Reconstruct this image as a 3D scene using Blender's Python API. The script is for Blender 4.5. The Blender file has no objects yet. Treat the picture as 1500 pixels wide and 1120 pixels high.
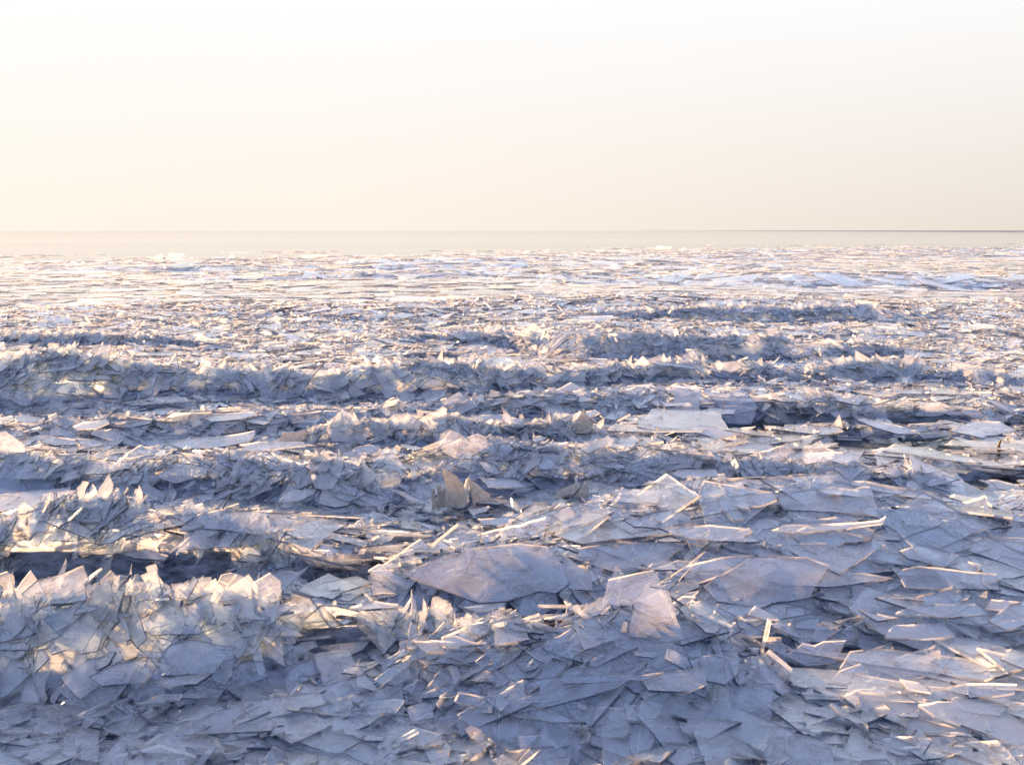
import bpy, math, random
import numpy as np
from mathutils import Vector

rng = np.random.default_rng(7)
random.seed(7)
R = math.radians
S = bpy.context.scene
COL = S.collection

# ------------------------------------------------------------------ camera
F, CX, CY = 1472.0, 750.0, 560.0           # focal length and centre, in pixels of the 1500 x 1120 photograph
H, PITCH = 2.0, R(8.6)
cp, sp = math.cos(PITCH), math.sin(PITCH)
cam = bpy.data.objects.new('camera', bpy.data.cameras.new('camera'))
COL.objects.link(cam)
cam.data.sensor_width = 36.0
cam.data.lens = 36.0 * F / 1500.0
cam.data.clip_start, cam.data.clip_end = 0.1, 40000
cam.location = (0, 0, H)
cam.rotation_euler = (math.pi / 2 - PITCH, 0, 0)
S.camera = cam

def slopes(px, py):
    """bearing X/Y and rise (z-H)/Y of the sight line through a point of the photograph"""
    u = (np.asarray(px, float) - CX) / F
    v = -(np.asarray(py, float) - CY) / F
    d = cp + v * sp
    return u / d, (v * cp - sp) / d

def project(P):
    P = np.asarray(P, float)
    x, y, z = P[..., 0], P[..., 1], P[..., 2] - H
    d = y * cp - z * sp
    v = y * sp + z * cp
    return CX + F * x / d, CY - F * v / d, d

# ------------------------------------------------------------------ noise
def lattice(n, seed):
    return np.random.default_rng(seed).random((n, n))
def vnoise(x, y, seed):
    g = lattice(64, seed)
    xi, yi = np.floor(x).astype(int), np.floor(y).astype(int)
    fx, fy = x - xi, y - yi
    fx, fy = fx * fx * (3 - 2 * fx), fy * fy * (3 - 2 * fy)
    a, b = g[xi % 64, yi % 64], g[(xi + 1) % 64, yi % 64]
    c, d = g[xi % 64, (yi + 1) % 64], g[(xi + 1) % 64, (yi + 1) % 64]
    return (a * (1 - fx) + b * fx) * (1 - fy) + (c * (1 - fx) + d * fx) * fy
def fbm(x, y, seed, o=3):
    t, a, s = 0, .5, 0
    for k in range(o):
        t = t + a * vnoise(x * 2 ** k + 17.3 * k, y * 2 ** k + 5.1 * k, seed + k); s += a; a *= .5
    return t / s

# ------------------------------------------------------------------ ridges of heaped ice (crest and foot lines)
BACK = {1: 58, 3: 38}                       # slopes of the far sides, where not gentle
RIDGES = [
 (26, [(500,990,1010),(600,938,1030),(740,893,1080),(900,872,1100),(1040,898,1100),(1100,950,1060),(1140,990,1010)]),
 (46, [(-250,860,1030),(0,858,1020),(180,850,1020),(320,853,1010),(440,868,990),(560,888,960),(700,908,930),(760,916,920)]),
 (30, [(540,852,862),(600,818,890),(700,790,905),(780,778,905),(860,795,900),(940,822,890),(980,860,870)]),
 (44, [(-250,762,850),(0,765,850),(80,728,850),(170,722,845),(300,740,845),(450,778,850),(560,803,850),(640,818,828)]),
 (11, [(740,770,780),(830,745,870),(900,718,900),(1000,698,930),(1150,705,950),(1300,718,945),(1500,742,930),(1750,745,930)]),
 (34, [(-250,660,720),(0,660,715),(150,672,722),(330,656,725),(500,668,745),(650,638,710),(760,646,720),(900,650,712),(1050,672,704),(1200,676,712),(1330,684,716),(1440,700,714),(1520,712,716)]),
 (40, [(430,645,648),(490,612,652),(560,618,650),(650,604,656),(700,616,650),(800,618,640),(850,612,642),(900,630,636)]),
 (22, [(-250,618,640),(0,620,640),(100,616,640),(200,610,645),(300,604,640),(480,596,630),(600,594,622),(740,579,612),(850,572,612),(1000,564,606),(1200,579,612),(1350,584,616),(1500,594,622),(1750,596,625)]),
 (42, [(-250,514,596),(0,516,594),(120,512,590),(300,526,578),(450,548,580),(560,532,580),(650,528,578),(850,537,560),(950,532,557),(1050,526,553),(1200,534,553),(1290,525,554),(1400,539,556),(1500,558,566),(1700,570,580)]),
 (38, [(-250,482,502),(0,482,502),(200,489,504),(280,495,505),(400,507,510),(520,495,502),(600,489,500),(740,482,502),(850,480,526),(1000,482,530),(1100,486,528),(1200,484,526),(1320,501,514),(1400,512,514)]),
 (30, [(820,468,470),(930,458,472),(1100,455,474),(1250,452,472),(1340,460,470),(1420,470,472)]),
]
RW = []
for ri, (sl, pts) in enumerate(RIDGES):
    xs = np.arange(pts[0][0], pts[-1][0] + 1, 10.0)
    p = np.array(pts, float)
    yc, yb = np.interp(xs, p[:, 0], p[:, 1]), np.interp(xs, p[:, 0], p[:, 2])
    ts = math.tan(R(sl))
    bb, rb = slopes(xs, yb); bc, rc = slopes(xs, yc)
    Yb = H / -rb
    Yc = (H + Yb * ts) / (ts - rc)
    zc = H + rc * Yc
    if ri >= 7: zc = zc * (.78 + .42 * fbm(bc * 9 + ri, bc * 0 + ri, 211 + ri, 2))      # the farther crests rise and fall
    RW.append((bc, Yb, Yc, np.maximum(zc, 0), ts, math.tan(R(BACK.get(ri, 26)))))

# open leads of dark water (centre and half size in the photograph)
HOLES = [(60,848,130,16),(300,843,110,14),(480,842,80,18),(1120,612,100,12),(1300,640,110,16),(1460,700,70,18),(1160,968,90,22),(1295,944,85,9),(500,968,80,22),(20,880,10,5),(270,650,60,7),(640,520,60,4),(1360,610,90,8)]
HW = []
for hx, hy, ha, hb in HOLES:
    b0, r0 = slopes(hx, hy); b1, _ = slopes(hx + ha, hy); _, r1 = slopes(hx, hy + hb)
    HW.append((float(b0), H / -float(r0), float(b1 - b0), abs(H / -float(r1) - H / -float(r0))))

def edge_Y(b):
    """distance of the far edge of the ice field at a bearing"""
    ex = np.array([-300, 0, 200, 400, 700, 850, 1100, 1300, 1500, 1800.])
    ey = np.array([386, 384, 381, 377, 373, 369, 365, 363, 362, 361.])
    bb, rr = slopes(ex, ey)
    return np.interp(b, bb, H / -rr)

def hole(X, Y):
    b = X / Y
    m = np.zeros_like(Y)
    rag = (fbm(X * 2.2 + 4, Y * 3.1, 141, 3) - .5) * 2.6
    for b0, y0, db, dy in HW:
        d = ((b - b0) / db) ** 2 + ((Y - y0) / dy) ** 2 + rag
        m = np.maximum(m, np.clip(1.6 - d, 0, 1))
    return m

def far_band(X, Y):
    return fbm(X * .035 + 3, Y * .16 + fbm(X * .05, Y * .05, 77) * 2, 91, 3)
def height(X, Y, with_hole=True):
    b = X / Y + (fbm(X * .9, Y * .9, 61) - .5) * .02
    Yw = Y + (fbm(X * 1.3 + 9, Y * .5, 31) - .5) * .03 * Y
    z = np.zeros_like(Y)
    for bc, Yb, Yc, zc, ts, tb in RW:
        yb, yc, c = np.interp(b, bc, Yb), np.interp(b, bc, Yc), np.interp(b, bc, zc, left=0, right=0)
        t = (Yw - yb) / np.maximum(yc - yb, 1e-3)
        front = c * np.clip(t, 0, 1) ** .85
        back = c * np.clip(1 - (Yw - yc) / np.maximum(c / tb, .05), 0, 1)
        z = np.maximum(z, np.where(t < 1, front, back))
    far = np.clip((Y - 19) / 8, 0, 1)
    band = far_band(X, Y)
    z = z + far * np.clip(band - .5, 0, .3) * 1.7 * np.clip((edge_Y(X / Y) - Y) / 28, .12, 1)
    z = z + (fbm(X * 1.7, Y * 1.7, 11) - .5) * .07 * (1 - .9 * far) + (fbm(X * .5, Y * .7, 51) - .5) * .08 * (1 - far)
    rim = np.clip((edge_Y(X / Y) - Y) / 3.0, -1, 1)
    z = z + np.clip(1 - np.abs(rim - .3) * 2, 0, 1) * .05 - np.where(rim < 0, .5, 0)
    if with_hole:
        z = z - .4 * hole(X, Y)
    return z

def normal(X, Y, e=.10):
    gx = (height(X + e, Y, False) - height(X - e, Y, False)) / (2 * e)
    gy = (height(X, Y + e, False) - height(X, Y - e, False)) / (2 * e)
    k = np.minimum(1, 1.1 / np.maximum(np.hypot(gx, gy), 1e-6)); gx, gy = gx * k, gy * k
    n = np.stack([-gx, -gy, np.ones_like(gx)], -1)
    return n / np.linalg.norm(n, axis=-1, keepdims=True)

# ------------------------------------------------------------------ materials
def new_mat(name):
    m = bpy.data.materials.new(name); m.use_nodes = True
    nt = m.node_tree; nt.nodes.clear()
    return m, nt
class N:
    def __init__(s, nt): s.nt = nt
    def __call__(s, t, ins=None, **kw):
        n = s.nt.nodes.new(t)
        for k, v in kw.items(): setattr(n, k, v)
        for k, v in (ins or {}).items():
            i = n.inputs[k] if not (t == 'ShaderNodeMix' and k in 'AB') else [q for q in n.inputs if q.name == k and q.type == 'RGBA'][0]
            if isinstance(v, bpy.types.NodeSocket): s.nt.links.new(v, i)
            else: i.default_value = v
        return n
    def math(s, op, a, b=0.0, c=None, clamp=False):
        n = s.nt.nodes.new('ShaderNodeMath'); n.operation = op; n.use_clamp = clamp
        for i, v in enumerate((a, b) if c is None else (a, b, c)):
            if isinstance(v, bpy.types.NodeSocket): s.nt.links.new(v, n.inputs[i])
            else: n.inputs[i].default_value = v
        return n.outputs[0]
    def mix(s, f, a, b):
        n = s.nt.nodes.new('ShaderNodeMixShader')
        for i, v in enumerate((f, a, b)):
            if isinstance(v, bpy.types.NodeSocket): s.nt.links.new(v, n.inputs[i])
            else: n.inputs[i].default_value = v
        return n.outputs[0]
    def out(s, sh, vol=None):
        o = s.nt.nodes.new('ShaderNodeOutputMaterial'); s.nt.links.new(sh, o.inputs['Surface'])

def schlick(n, f0=.02, bump=None):
    lw = n('ShaderNodeLayerWeight', {'Blend': .5, **({'Normal': bump} if bump else {})})
    p = n.math('POWER', lw.outputs['Facing'], 5.0)
    return n.math('MULTIPLY_ADD', p, 1 - f0, f0, clamp=True)

def ice_face():
    m, nt = new_mat('clear_ice'); n = N(nt)
    pos = n('ShaderNodeNewGeometry').outputs['Position']
    tone = n('ShaderNodeAttribute', attribute_name='tone').outputs['Fac']
    n1 = n('ShaderNodeTexNoise', {'Vector': pos, 'Scale': 4.0, 'Detail': 4.0, 'Roughness': .68}).outputs['Fac']
    gr = n('ShaderNodeTexVoronoi', {'Vector': pos, 'Scale': 190.0}).outputs['Distance']
    n2 = gr
    fr = n.math('MULTIPLY_ADD', n1, .9, -.45)
    fr = n.math('ADD', fr, tone)
    fr = n.math('MULTIPLY_ADD', n2, .25, fr)
    cr = n('ShaderNodeTexVoronoi', {'Vector': pos, 'Scale': 4.5}, feature='DISTANCE_TO_EDGE').outputs['Distance']
    crack = n.math('MULTIPLY', n.math('LESS_THAN', cr, .008), n.math('GREATER_THAN', n1, .5))
    grain = n('ShaderNodeMapRange', {'Value': n1, 'From Min': .50, 'From Max': .62}).outputs[0]
    fr = n.math('MULTIPLY_ADD', crack, .7, fr)
    fr = n.math('MULTIPLY_ADD', n.math('MULTIPLY', grain, n.math('SUBTRACT', .55, gr)), .9, fr)
    frost = n.math('MULTIPLY_ADD', fr, .38, -.04, clamp=True)
    frost = n.math('MINIMUM', n.math('MAXIMUM', frost, .06), .62)
    hgt = n.math('MULTIPLY_ADD', n2, .25, n1)
    hgt = n.math('MULTIPLY_ADD', n.math('MULTIPLY', gr, grain), .5, hgt)
    bump = n('ShaderNodeBump', {'Strength': .18, 'Distance': .01, 'Height': hgt}).outputs['Normal']
    cm = n('ShaderNodeMix', {'Factor': tone, 'A': (.72, .79, .90, 1), 'B': (.88, .89, .90, 1)}, data_type='RGBA')
    dif = n('ShaderNodeBsdfDiffuse', {'Color': [q for q in cm.outputs if q.type == 'RGBA'][0], 'Normal': bump}).outputs[0]
    trl = n('ShaderNodeBsdfTranslucent', {'Color': (.86, .87, .88, 1), 'Normal': bump}).outputs[0]
    body = n.mix(.70, dif, trl)
    clear = n('ShaderNodeBsdfTransparent', {'Color': (.90, .94, .97, 1)}).outputs[0]
    base = n.mix(frost, clear, body)
    rough = n.math('MULTIPLY_ADD', tone, .16, .03)
    gl = n('ShaderNodeBsdfGlossy', {'Color': (1, 1, 1, 1), 'Roughness': rough, 'Normal': bump}).outputs[0]
    n.out(n.mix(schlick(n, .045), base, gl))
    return m
def ice_plain():
    m, nt = new_mat('distant_clear_ice'); n = N(nt)
    pos = n('ShaderNodeNewGeometry').outputs['Position']
    tone = n('ShaderNodeAttribute', attribute_name='tone').outputs['Fac']
    n1 = n('ShaderNodeTexNoise', {'Vector': pos, 'Scale': 3.0, 'Detail': 2.0}).outputs['Fac']
    fr = n.math('ADD', n.math('MULTIPLY_ADD', n1, .7, -.30), tone)
    frost = n.math('MULTIPLY_ADD', fr, .43, .02, clamp=True)
    frost = n.math('MINIMUM', n.math('MAXIMUM', frost, .06), .6)
    cm = n('ShaderNodeMix', {'Factor': tone, 'A': (.72, .79, .90, 1), 'B': (.88, .89, .90, 1)}, data_type='RGBA')
    dif = n('ShaderNodeBsdfDiffuse', {'Color': [q for q in cm.outputs if q.type == 'RGBA'][0]}).outputs[0]
    trl = n('ShaderNodeBsdfTranslucent', {'Color': (.86, .87, .88, 1)}).outputs[0]
    clear = n('ShaderNodeBsdfTransparent', {'Color': (.90, .94, .97, 1)}).outputs[0]
    base = n.mix(frost, clear, n.mix(.74, dif, trl))
    gl = n('ShaderNodeBsdfGlossy', {'Color': (1, 1, 1, 1), 'Roughness': n.math('MULTIPLY_ADD', tone, .2, .08)}).outputs[0]
    n.out(n.mix(schlick(n, .03), base, gl))
    return m
def ice_edge():
    m, nt = new_mat('broken_ice_edge'); n = N(nt)
    pos = n('ShaderNodeNewGeometry').outputs['Position']
    tone = n('ShaderNodeAttribute', attribute_name='edge_tone').outputs['Fac']
    n1 = n('ShaderNodeTexNoise', {'Vector': pos, 'Scale': 9.0, 'Detail': 3.0}).outputs['Fac']
    f = n.math('MULTIPLY_ADD', n1, 1.0, -.5); f = n.math('ADD', f, tone, clamp=True)
    bump = n('ShaderNodeBump', {'Strength': .6, 'Distance': .01, 'Height': n1}).outputs['Normal']
    dif = n('ShaderNodeBsdfDiffuse', {'Color': (.70, .74, .78, 1), 'Normal': bump}).outputs[0]
    trl = n('ShaderNodeBsdfTranslucent', {'Color': (.85, .85, .85, 1), 'Normal': bump}).outputs[0]
    white = n.mix(.6, dif, trl)
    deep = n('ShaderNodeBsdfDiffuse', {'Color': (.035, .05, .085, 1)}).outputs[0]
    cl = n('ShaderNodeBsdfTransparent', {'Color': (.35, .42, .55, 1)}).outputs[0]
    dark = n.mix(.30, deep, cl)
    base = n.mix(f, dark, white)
    gl = n('ShaderNodeBsdfGlossy', {'Color': (1, 1, 1, 1), 'Roughness': .18, 'Normal': bump}).outputs[0]
    n.out(n.mix(schlick(n, .05), base, gl))
    return m
def ice_frosted():
    m, nt = new_mat('granular_frosted_ice'); n = N(nt)
    pos = n('ShaderNodeNewGeometry').outputs['Position']
    v = n('ShaderNodeTexVoronoi', {'Vector': pos, 'Scale': 110.0}).outputs['Distance']
    n1 = n('ShaderNodeTexNoise', {'Vector': pos, 'Scale': 22.0, 'Detail': 9.0, 'Roughness': .82}).outputs['Fac']
    ramp = n('ShaderNodeValToRGB', {'Fac': n1})
    ramp.color_ramp.elements[0].color = (.36, .335, .30, 1); ramp.color_ramp.elements[0].position = .36
    ramp.color_ramp.elements[1].color = (.88, .86, .82, 1); ramp.color_ramp.elements[1].position = .62
    bump = n('ShaderNodeBump', {'Strength': 1.0, 'Distance': .02, 'Height': n.math('ADD', v, n1)}).outputs['Normal']
    dif = n('ShaderNodeBsdfDiffuse', {'Color': ramp.outputs['Color'], 'Normal': bump}).outputs[0]
    trl = n('ShaderNodeBsdfTranslucent', {'Color': (.74, .71, .67, 1), 'Normal': bump}).outputs[0]
    gl = n('ShaderNodeBsdfGlossy', {'Color': (1, 1, 1, 1), 'Roughness': .25, 'Normal': bump}).outputs[0]
    n.out(n.mix(.06, n.mix(.42, dif, trl), gl))
    return m
def ice_packed():
    m, nt = new_mat('packed_ice'); n = N(nt)
    pos = n('ShaderNodeNewGeometry').outputs['Position']
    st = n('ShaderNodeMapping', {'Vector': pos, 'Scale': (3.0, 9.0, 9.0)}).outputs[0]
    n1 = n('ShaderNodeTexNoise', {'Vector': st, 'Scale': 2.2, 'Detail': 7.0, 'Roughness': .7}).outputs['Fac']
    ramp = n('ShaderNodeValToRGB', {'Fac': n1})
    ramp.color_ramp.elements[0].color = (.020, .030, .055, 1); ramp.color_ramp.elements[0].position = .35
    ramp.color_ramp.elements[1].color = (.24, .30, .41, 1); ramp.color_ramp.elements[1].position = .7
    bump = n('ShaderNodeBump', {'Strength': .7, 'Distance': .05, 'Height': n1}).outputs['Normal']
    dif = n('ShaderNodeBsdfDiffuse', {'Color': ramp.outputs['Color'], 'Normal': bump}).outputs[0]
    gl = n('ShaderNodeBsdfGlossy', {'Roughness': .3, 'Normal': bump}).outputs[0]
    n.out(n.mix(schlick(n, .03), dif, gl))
    return m
def water_mat(name, rough, wave, col, scale, sheen=1.0):
    m, nt = new_mat(name); n = N(nt)
    pos = n('ShaderNodeNewGeometry').outputs['Position']
    st = n('ShaderNodeMapping', {'Vector': pos, 'Scale': scale}).outputs[0]
    n1 = n('ShaderNodeTexNoise', {'Vector': st, 'Scale': 1.0, 'Detail': 4.0}).outputs['Fac']
    bump = n('ShaderNodeBump', {'Strength': wave, 'Distance': .1, 'Height': n1}).outputs['Normal']
    dif = n('ShaderNodeBsdfDiffuse', {'Color': col}).outputs[0]
    gl = n('ShaderNodeBsdfGlossy', {'Color': (1, 1, 1, 1), 'Roughness': rough, 'Normal': bump}).outputs[0]
    big = n('ShaderNodeMapping', {'Vector': pos, 'Scale': (.0011, .012, 1)}).outputs[0]
    lane = n('ShaderNodeTexNoise', {'Vector': big, 'Scale': 1.0, 'Detail': 5.0}).outputs['Fac']
    lane = n('ShaderNodeMapRange', {'Value': lane, 'From Min': .45, 'From Max': .7, 'To Min': 1.0, 'To Max': .94}).outputs[0]
    n.out(n.mix(n.math('MULTIPLY', n.math('MULTIPLY', schlick(n, .02), sheen), lane), dif, gl))
    return m
M_PLAIN = ice_plain()
M_FACE, M_EDGE, M_FROST, M_PACK = ice_face(), ice_edge(), ice_frosted(), ice_packed()
M_WATER = water_mat('calm_water', .04, .02, (.010, .018, .020, 1), (.6, .25, 1))
M_RUFF = water_mat('ruffled_water', .30, .5, (.07, .085, .11, 1), (.05, .6, 1), .2)

# ------------------------------------------------------------------ setting
def mesh_obj(name, verts, faces, mats, link=True):
    me = bpy.data.meshes.new(name)
    me.from_pydata(verts, [], faces)
    for m in mats: me.materials.append(m)
    o = bpy.data.objects.new(name, me)
    COL.objects.link(o)
    return o
def grid_obj(name, P, mat):
    nu, nv = P.shape[:2]
    idx = np.arange(nu * nv).reshape(nu, nv)
    q = np.stack([idx[:-1, :-1], idx[1:, :-1], idx[1:, 1:], idx[:-1, 1:]], -1).reshape(-1, 4)
    me = bpy.data.meshes.new(name)
    me.vertices.add(nu * nv); me.vertices.foreach_set('co', P.reshape(-1).astype(np.float32))
    me.loops.add(q.size); me.loops.foreach_set('vertex_index', q.reshape(-1).astype(np.int32))
    me.polygons.add(len(q)); me.polygons.foreach_set('loop_start', np.arange(0, q.size, 4, dtype=np.int32))
    me.update(calc_edges=True); me.materials.append(mat)
    o = bpy.data.objects.new(name, me); COL.objects.link(o)
    return o

bs = np.linspace(-.72, .72, 420)
ys = np.concatenate([np.geomspace(1.6, 30, 420), np.geomspace(30.3, 135, 160)])
B, Yg = np.meshgrid(bs, ys, indexing='ij')
Xg = B * (Yg + 1.6)
Zg = height(Xg, Yg); Zg = Zg - .07 - .95 * np.clip(Zg - .14, 0, 1)  # ground sunk under the ridges, hollowed to let sunlight through the crests
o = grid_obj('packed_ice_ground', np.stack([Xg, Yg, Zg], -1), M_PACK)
o['kind'] = 'structure'

def disc(name, r, z, mat, n=96):
    v = [(0, 0, z)] + [(r * math.cos(2 * math.pi * k / n), r * math.sin(2 * math.pi * k / n), z) for k in range(n)]
    o = mesh_obj(name, v, [(0, 1 + k, 1 + (k + 1) % n) for k in range(n)], [mat]); o['kind'] = 'structure'
    return o
disc('lake_water', 16000, -.13, M_WATER)

# a far streak of wind-ruffled water along the horizon
pts = []
for px in range(900, 2300, 50):
    b, _ = slopes(px, 340)
    near = 1 / (1 / 9000 + (1 / 1000 - 1 / 9000) * min(1.15, max(0, (px - 900) / 600)) ** 1.5)
    pts.append((b * near, near, -.09)); pts.append((b * 14000, 14000, -.09))
o = mesh_obj('ruffled_water', pts, [(2 * i, 2 * i + 2, 2 * i + 3, 2 * i + 1) for i in range(len(pts) // 2 - 1)], [M_RUFF])
o['kind'] = 'structure'

# ------------------------------------------------------------------ shapes of the broken plates
def clip_poly(P, nx, ny, c):
    out = []
    for i in range(len(P)):
        a, b = P[i], P[(i + 1) % len(P)]
        da, db = a[0] * nx + a[1] * ny - c, b[0] * nx + b[1] * ny - c
        if da <= 0: out.append(a)
        if da * db < 0:
            t = da / (da - db); out.append((a[0] + (b[0] - a[0]) * t, a[1] + (b[1] - a[1]) * t))
    return out
def shard(asp, cuts):
    P = [(-.62, -.62 / asp), (.62, -.62 / asp), (.62, .62 / asp), (-.62, .62 / asp)]
    for _ in range(cuts):
        a = random.uniform(0, 2 * math.pi); c = random.uniform(.22, .5)
        nx, ny = math.cos(a), math.sin(a) * asp
        Q = clip_poly(P, nx, ny, c)
        if len(Q) >= 3: P = Q
    # drop nearly coincident corners
    Q = [p for i, p in enumerate(P) if math.dist(p, P[i - 1]) > .05]
    return Q if len(Q) >= 3 else P
def chip(P, step=.09, amp=.012):
    """break the straight sides into slightly ragged ones"""
    out = []
    for i in range(len(P)):
        a, b = P[i], P[(i + 1) % len(P)]
        L = math.dist(a, b); k = max(1, int(L / step))
        out.append(a)
        bow = random.uniform(-.03, .03) * L
        for j in range(1, k):
            t = j / k; off = bow * 4 * t * (1 - t) + random.gauss(0, amp)
            if random.random() < .06: off -= random.uniform(.02, .06)
            dx, dy = (b[0] - a[0]) / L, (b[1] - a[1]) / L
            out.append((a[0] + (b[0] - a[0]) * t + dy * off, a[1] + (b[1] - a[1]) * t - dx * off))
    return out
def area2(P):
    return sum(P[i - 1][0] * P[i][1] - P[i][0] * P[i - 1][1] for i in range(len(P)))
COARSE, FINE = [], []
for k in range(170):
    P = shard(random.choice([1.1, 1.4, 1.8, 2.4, 3.2]) if k < 120 else random.uniform(2.5, 7), random.choice([2, 3, 3, 4, 5]))
    cx, cy = sum(p[0] for p in P) / len(P), sum(p[1] for p in P) / len(P)
    P = [(p[0] - cx, p[1] - cy) for p in P]
    if area2(P) < 0: P = P[::-1]
    COARSE.append(np.array(P)); FINE.append(np.array(chip(P)))

SHARP = np.array([k for k in range(len(COARSE)) if len(COARSE[k]) <= 4 or k >= 120])
# ------------------------------------------------------------------ scatter
def frames(n, spin):
    """two unit vectors in each plate's plane, turned by spin about its normal"""
    ref = np.zeros_like(n); ref[:, 0] = 1
    t = ref - n * np.sum(ref * n, 1, keepdims=True); t /= np.linalg.norm(t, axis=1, keepdims=True)
    s = np.cross(n, t)
    c, d = np.cos(spin)[:, None], np.sin(spin)[:, None]
    return t * c + s * d, -t * d + s * c

class Batch: pass
def fill(q, C, nrm, size, spin, thick, tone=(1.3, 1.8), shapes=None):
    nr = len(C)
    q.C, q.n, q.size, q.spin = C, nrm, size, spin
    q.shape = rng.integers(0, len(COARSE), nr) if shapes is None else shapes
    q.th = np.clip(thick * np.exp(rng.normal(0, .35, nr)), thick * .5, thick * 2.2)
    q.tone = np.clip(rng.beta(*tone, nr), 0, 1)
    q.edge = np.clip(rng.beta(.5, 2.0, nr), 0, 1)
    return q
def sub(q, keep):
    r = Batch()
    for k, v in q.__dict__.items(): setattr(r, k, v[keep])
    return r
def scatter(nr, y0, y1, med, sig, lo, hi, thick, depth, tilt, power=1.0, lift=0.0, e=.12):
    u = rng.random(nr)
    Y = y0 * (y1 / y0) ** u if power == 1 else (y0 ** power + u * (y1 ** power - y0 ** power)) ** (1 / power)
    b = rng.uniform(-1, 1, nr) * (.60 + .9 / Y)
    X = b * Y
    keep = (Y < edge_Y(b) - .3) & (rng.random(nr) > np.clip(hole(X, Y) * 1.6, 0, .97))
    X, Y = X[keep], Y[keep]; nr = len(X)
    nrm = normal(X, Y, e)
    lee = (nrm[:, 1] > .15) & (height(X, Y) > .15) & (rng.random(nr) < .72)          # plates thinned out behind the crests so sunlight glows through them
    X, Y, nrm = X[~lee], Y[~lee], nrm[~lee]; nr = len(X)
    size = np.clip(med * np.exp(rng.normal(0, sig, nr)), lo, hi)
    k = np.tan(np.radians(tilt)) * np.exp(rng.normal(0, .35, nr)) * np.clip(med / size, .4, 1.6) ** .6
    calm = np.clip((Y - 22) / 8, 0, 1) * np.clip((.53 - far_band(X, Y)) / .05, 0, 1)
    size = size * (1 + .5 * calm); k = k * (1 - .85 * calm)
    nrm = nrm + rng.normal(0, 1, (nr, 3)) * k[:, None]; nrm[:, 2] = np.abs(nrm[:, 2])
    nrm /= np.linalg.norm(nrm, axis=1, keepdims=True)
    C = np.stack([X, Y, height(X, Y)], -1) + nrm * rng.uniform(-depth, lift, nr)[:, None]
    q = fill(Batch(), C, nrm, size, rng.normal(0, .8, nr) + (rng.random(nr) < .5) * math.pi, thick)
    t, s_ = frames(nrm, q.spin)
    jut = np.zeros(nr)
    for a in np.arange(0, 6.28, .785):
        p = C + (t * math.cos(a) + s_ * math.sin(a)) * (size * .48)[:, None]
        jut = np.maximum(jut, p[:, 2] - height(p[:, 0], p[:, 1], False))
    lim = .045 + .004 * Y
    return sub(q, (jut < lim) | (rng.random(nr) < .04))
def crest(nr, ridge, med, thick, lean, spread, tone=(2, 2.2)):
    """plates pushed up on edge along the crest of a ridge, leaning back from the camera"""
    bc, Yb, Yc, zc, ts, tb = RW[ridge]
    b = rng.uniform(max(bc[0], -.62), min(bc[-1], .62), nr)
    c = np.interp(b, bc, zc); ok = (rng.random(nr) < np.clip(c / .12, 0, 1)) & (vnoise(b * 30, b * 0, 5 + ridge) > .25)
    b, c = b[ok], c[ok]; nr = len(b)
    yc, yb = np.interp(b, bc, Yc), np.interp(b, bc, Yb)
    t = 1 - np.abs(rng.normal(0, spread, nr))
    Y = yb + (yc - yb) * t
    size = np.clip(med * np.exp(rng.normal(0, .4, nr)), med * .35, med * 1.5)
    th = np.radians(np.clip(rng.normal(math.degrees(math.atan(ts)) + lean, 11, nr), 10, 85))
    az = rng.normal(-.1, .35, nr)
    nrm = np.stack([np.sin(az) * np.sin(th), -np.cos(az) * np.sin(th), np.cos(th)], -1)
    up = np.stack([0 * th, np.cos(th), np.sin(th)], -1)
    C = np.stack([b * Y, Y, height(b * Y, Y) + .01], -1) - up * (size * rng.uniform(.14, .47, nr))[:, None]
    return fill(Batch(), C, nrm, size, rng.uniform(0, 6.28, nr), thick, tone, rng.choice(SHARP, nr))
batches = [
 [scatter(8600, 2.2, 10.5, .28, .48, .06, .62, .013, .08, 4.5, lift=.015), FINE],
 [scatter(9500, 2.2, 12, .07, .5, .02, .16, .007, .03, 18, lift=.025), COARSE],
 [scatter(13000, 9.5, 27, .36, .5, .08, .95, .012, .10, 5, power=1.6, lift=.02), COARSE],
 [scatter(15000, 9.5, 27, .10, .5, .04, .25, .010, .03, 20, power=1.6, lift=.03), COARSE],
 [scatter(27000, 25, 119, .85, .5, .2, 2.2, .013, .10, 1.8, power=1.7, lift=.03, e=.7), COARSE],
 [scatter(7000, 25, 119, .25, .5, .10, .6, .013, .03, 10, power=1.7, lift=.05, e=.5), COARSE],
]
big = scatter(900, 4.0, 7.4, .55, .3, .35, .95, .012, .03, 4.0, lift=.045)      # broad sheets shingled over the right mound
bb = big.C[:, 0] / big.C[:, 1]
batches.append([sub(big, ((bb > .06) & (bb < .60)) | (rng.random(len(bb)) < .10)), FINE])
big = scatter(420, 8.2, 11.5, .60, .3, .35, 1.0, .012, .03, 3.5, lift=.045)     # and over the flats behind
bb = big.C[:, 0] / big.C[:, 1]
batches.append([sub(big, (bb < -.05) | (bb > .14)), FINE])
q = batches[1][0]; bb = q.C[:, 0] / q.C[:, 1]
batches[1][0] = sub(q, ~((bb > .05) & (q.C[:, 1] < 7) & (rng.random(len(bb)) < .6)))
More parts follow.
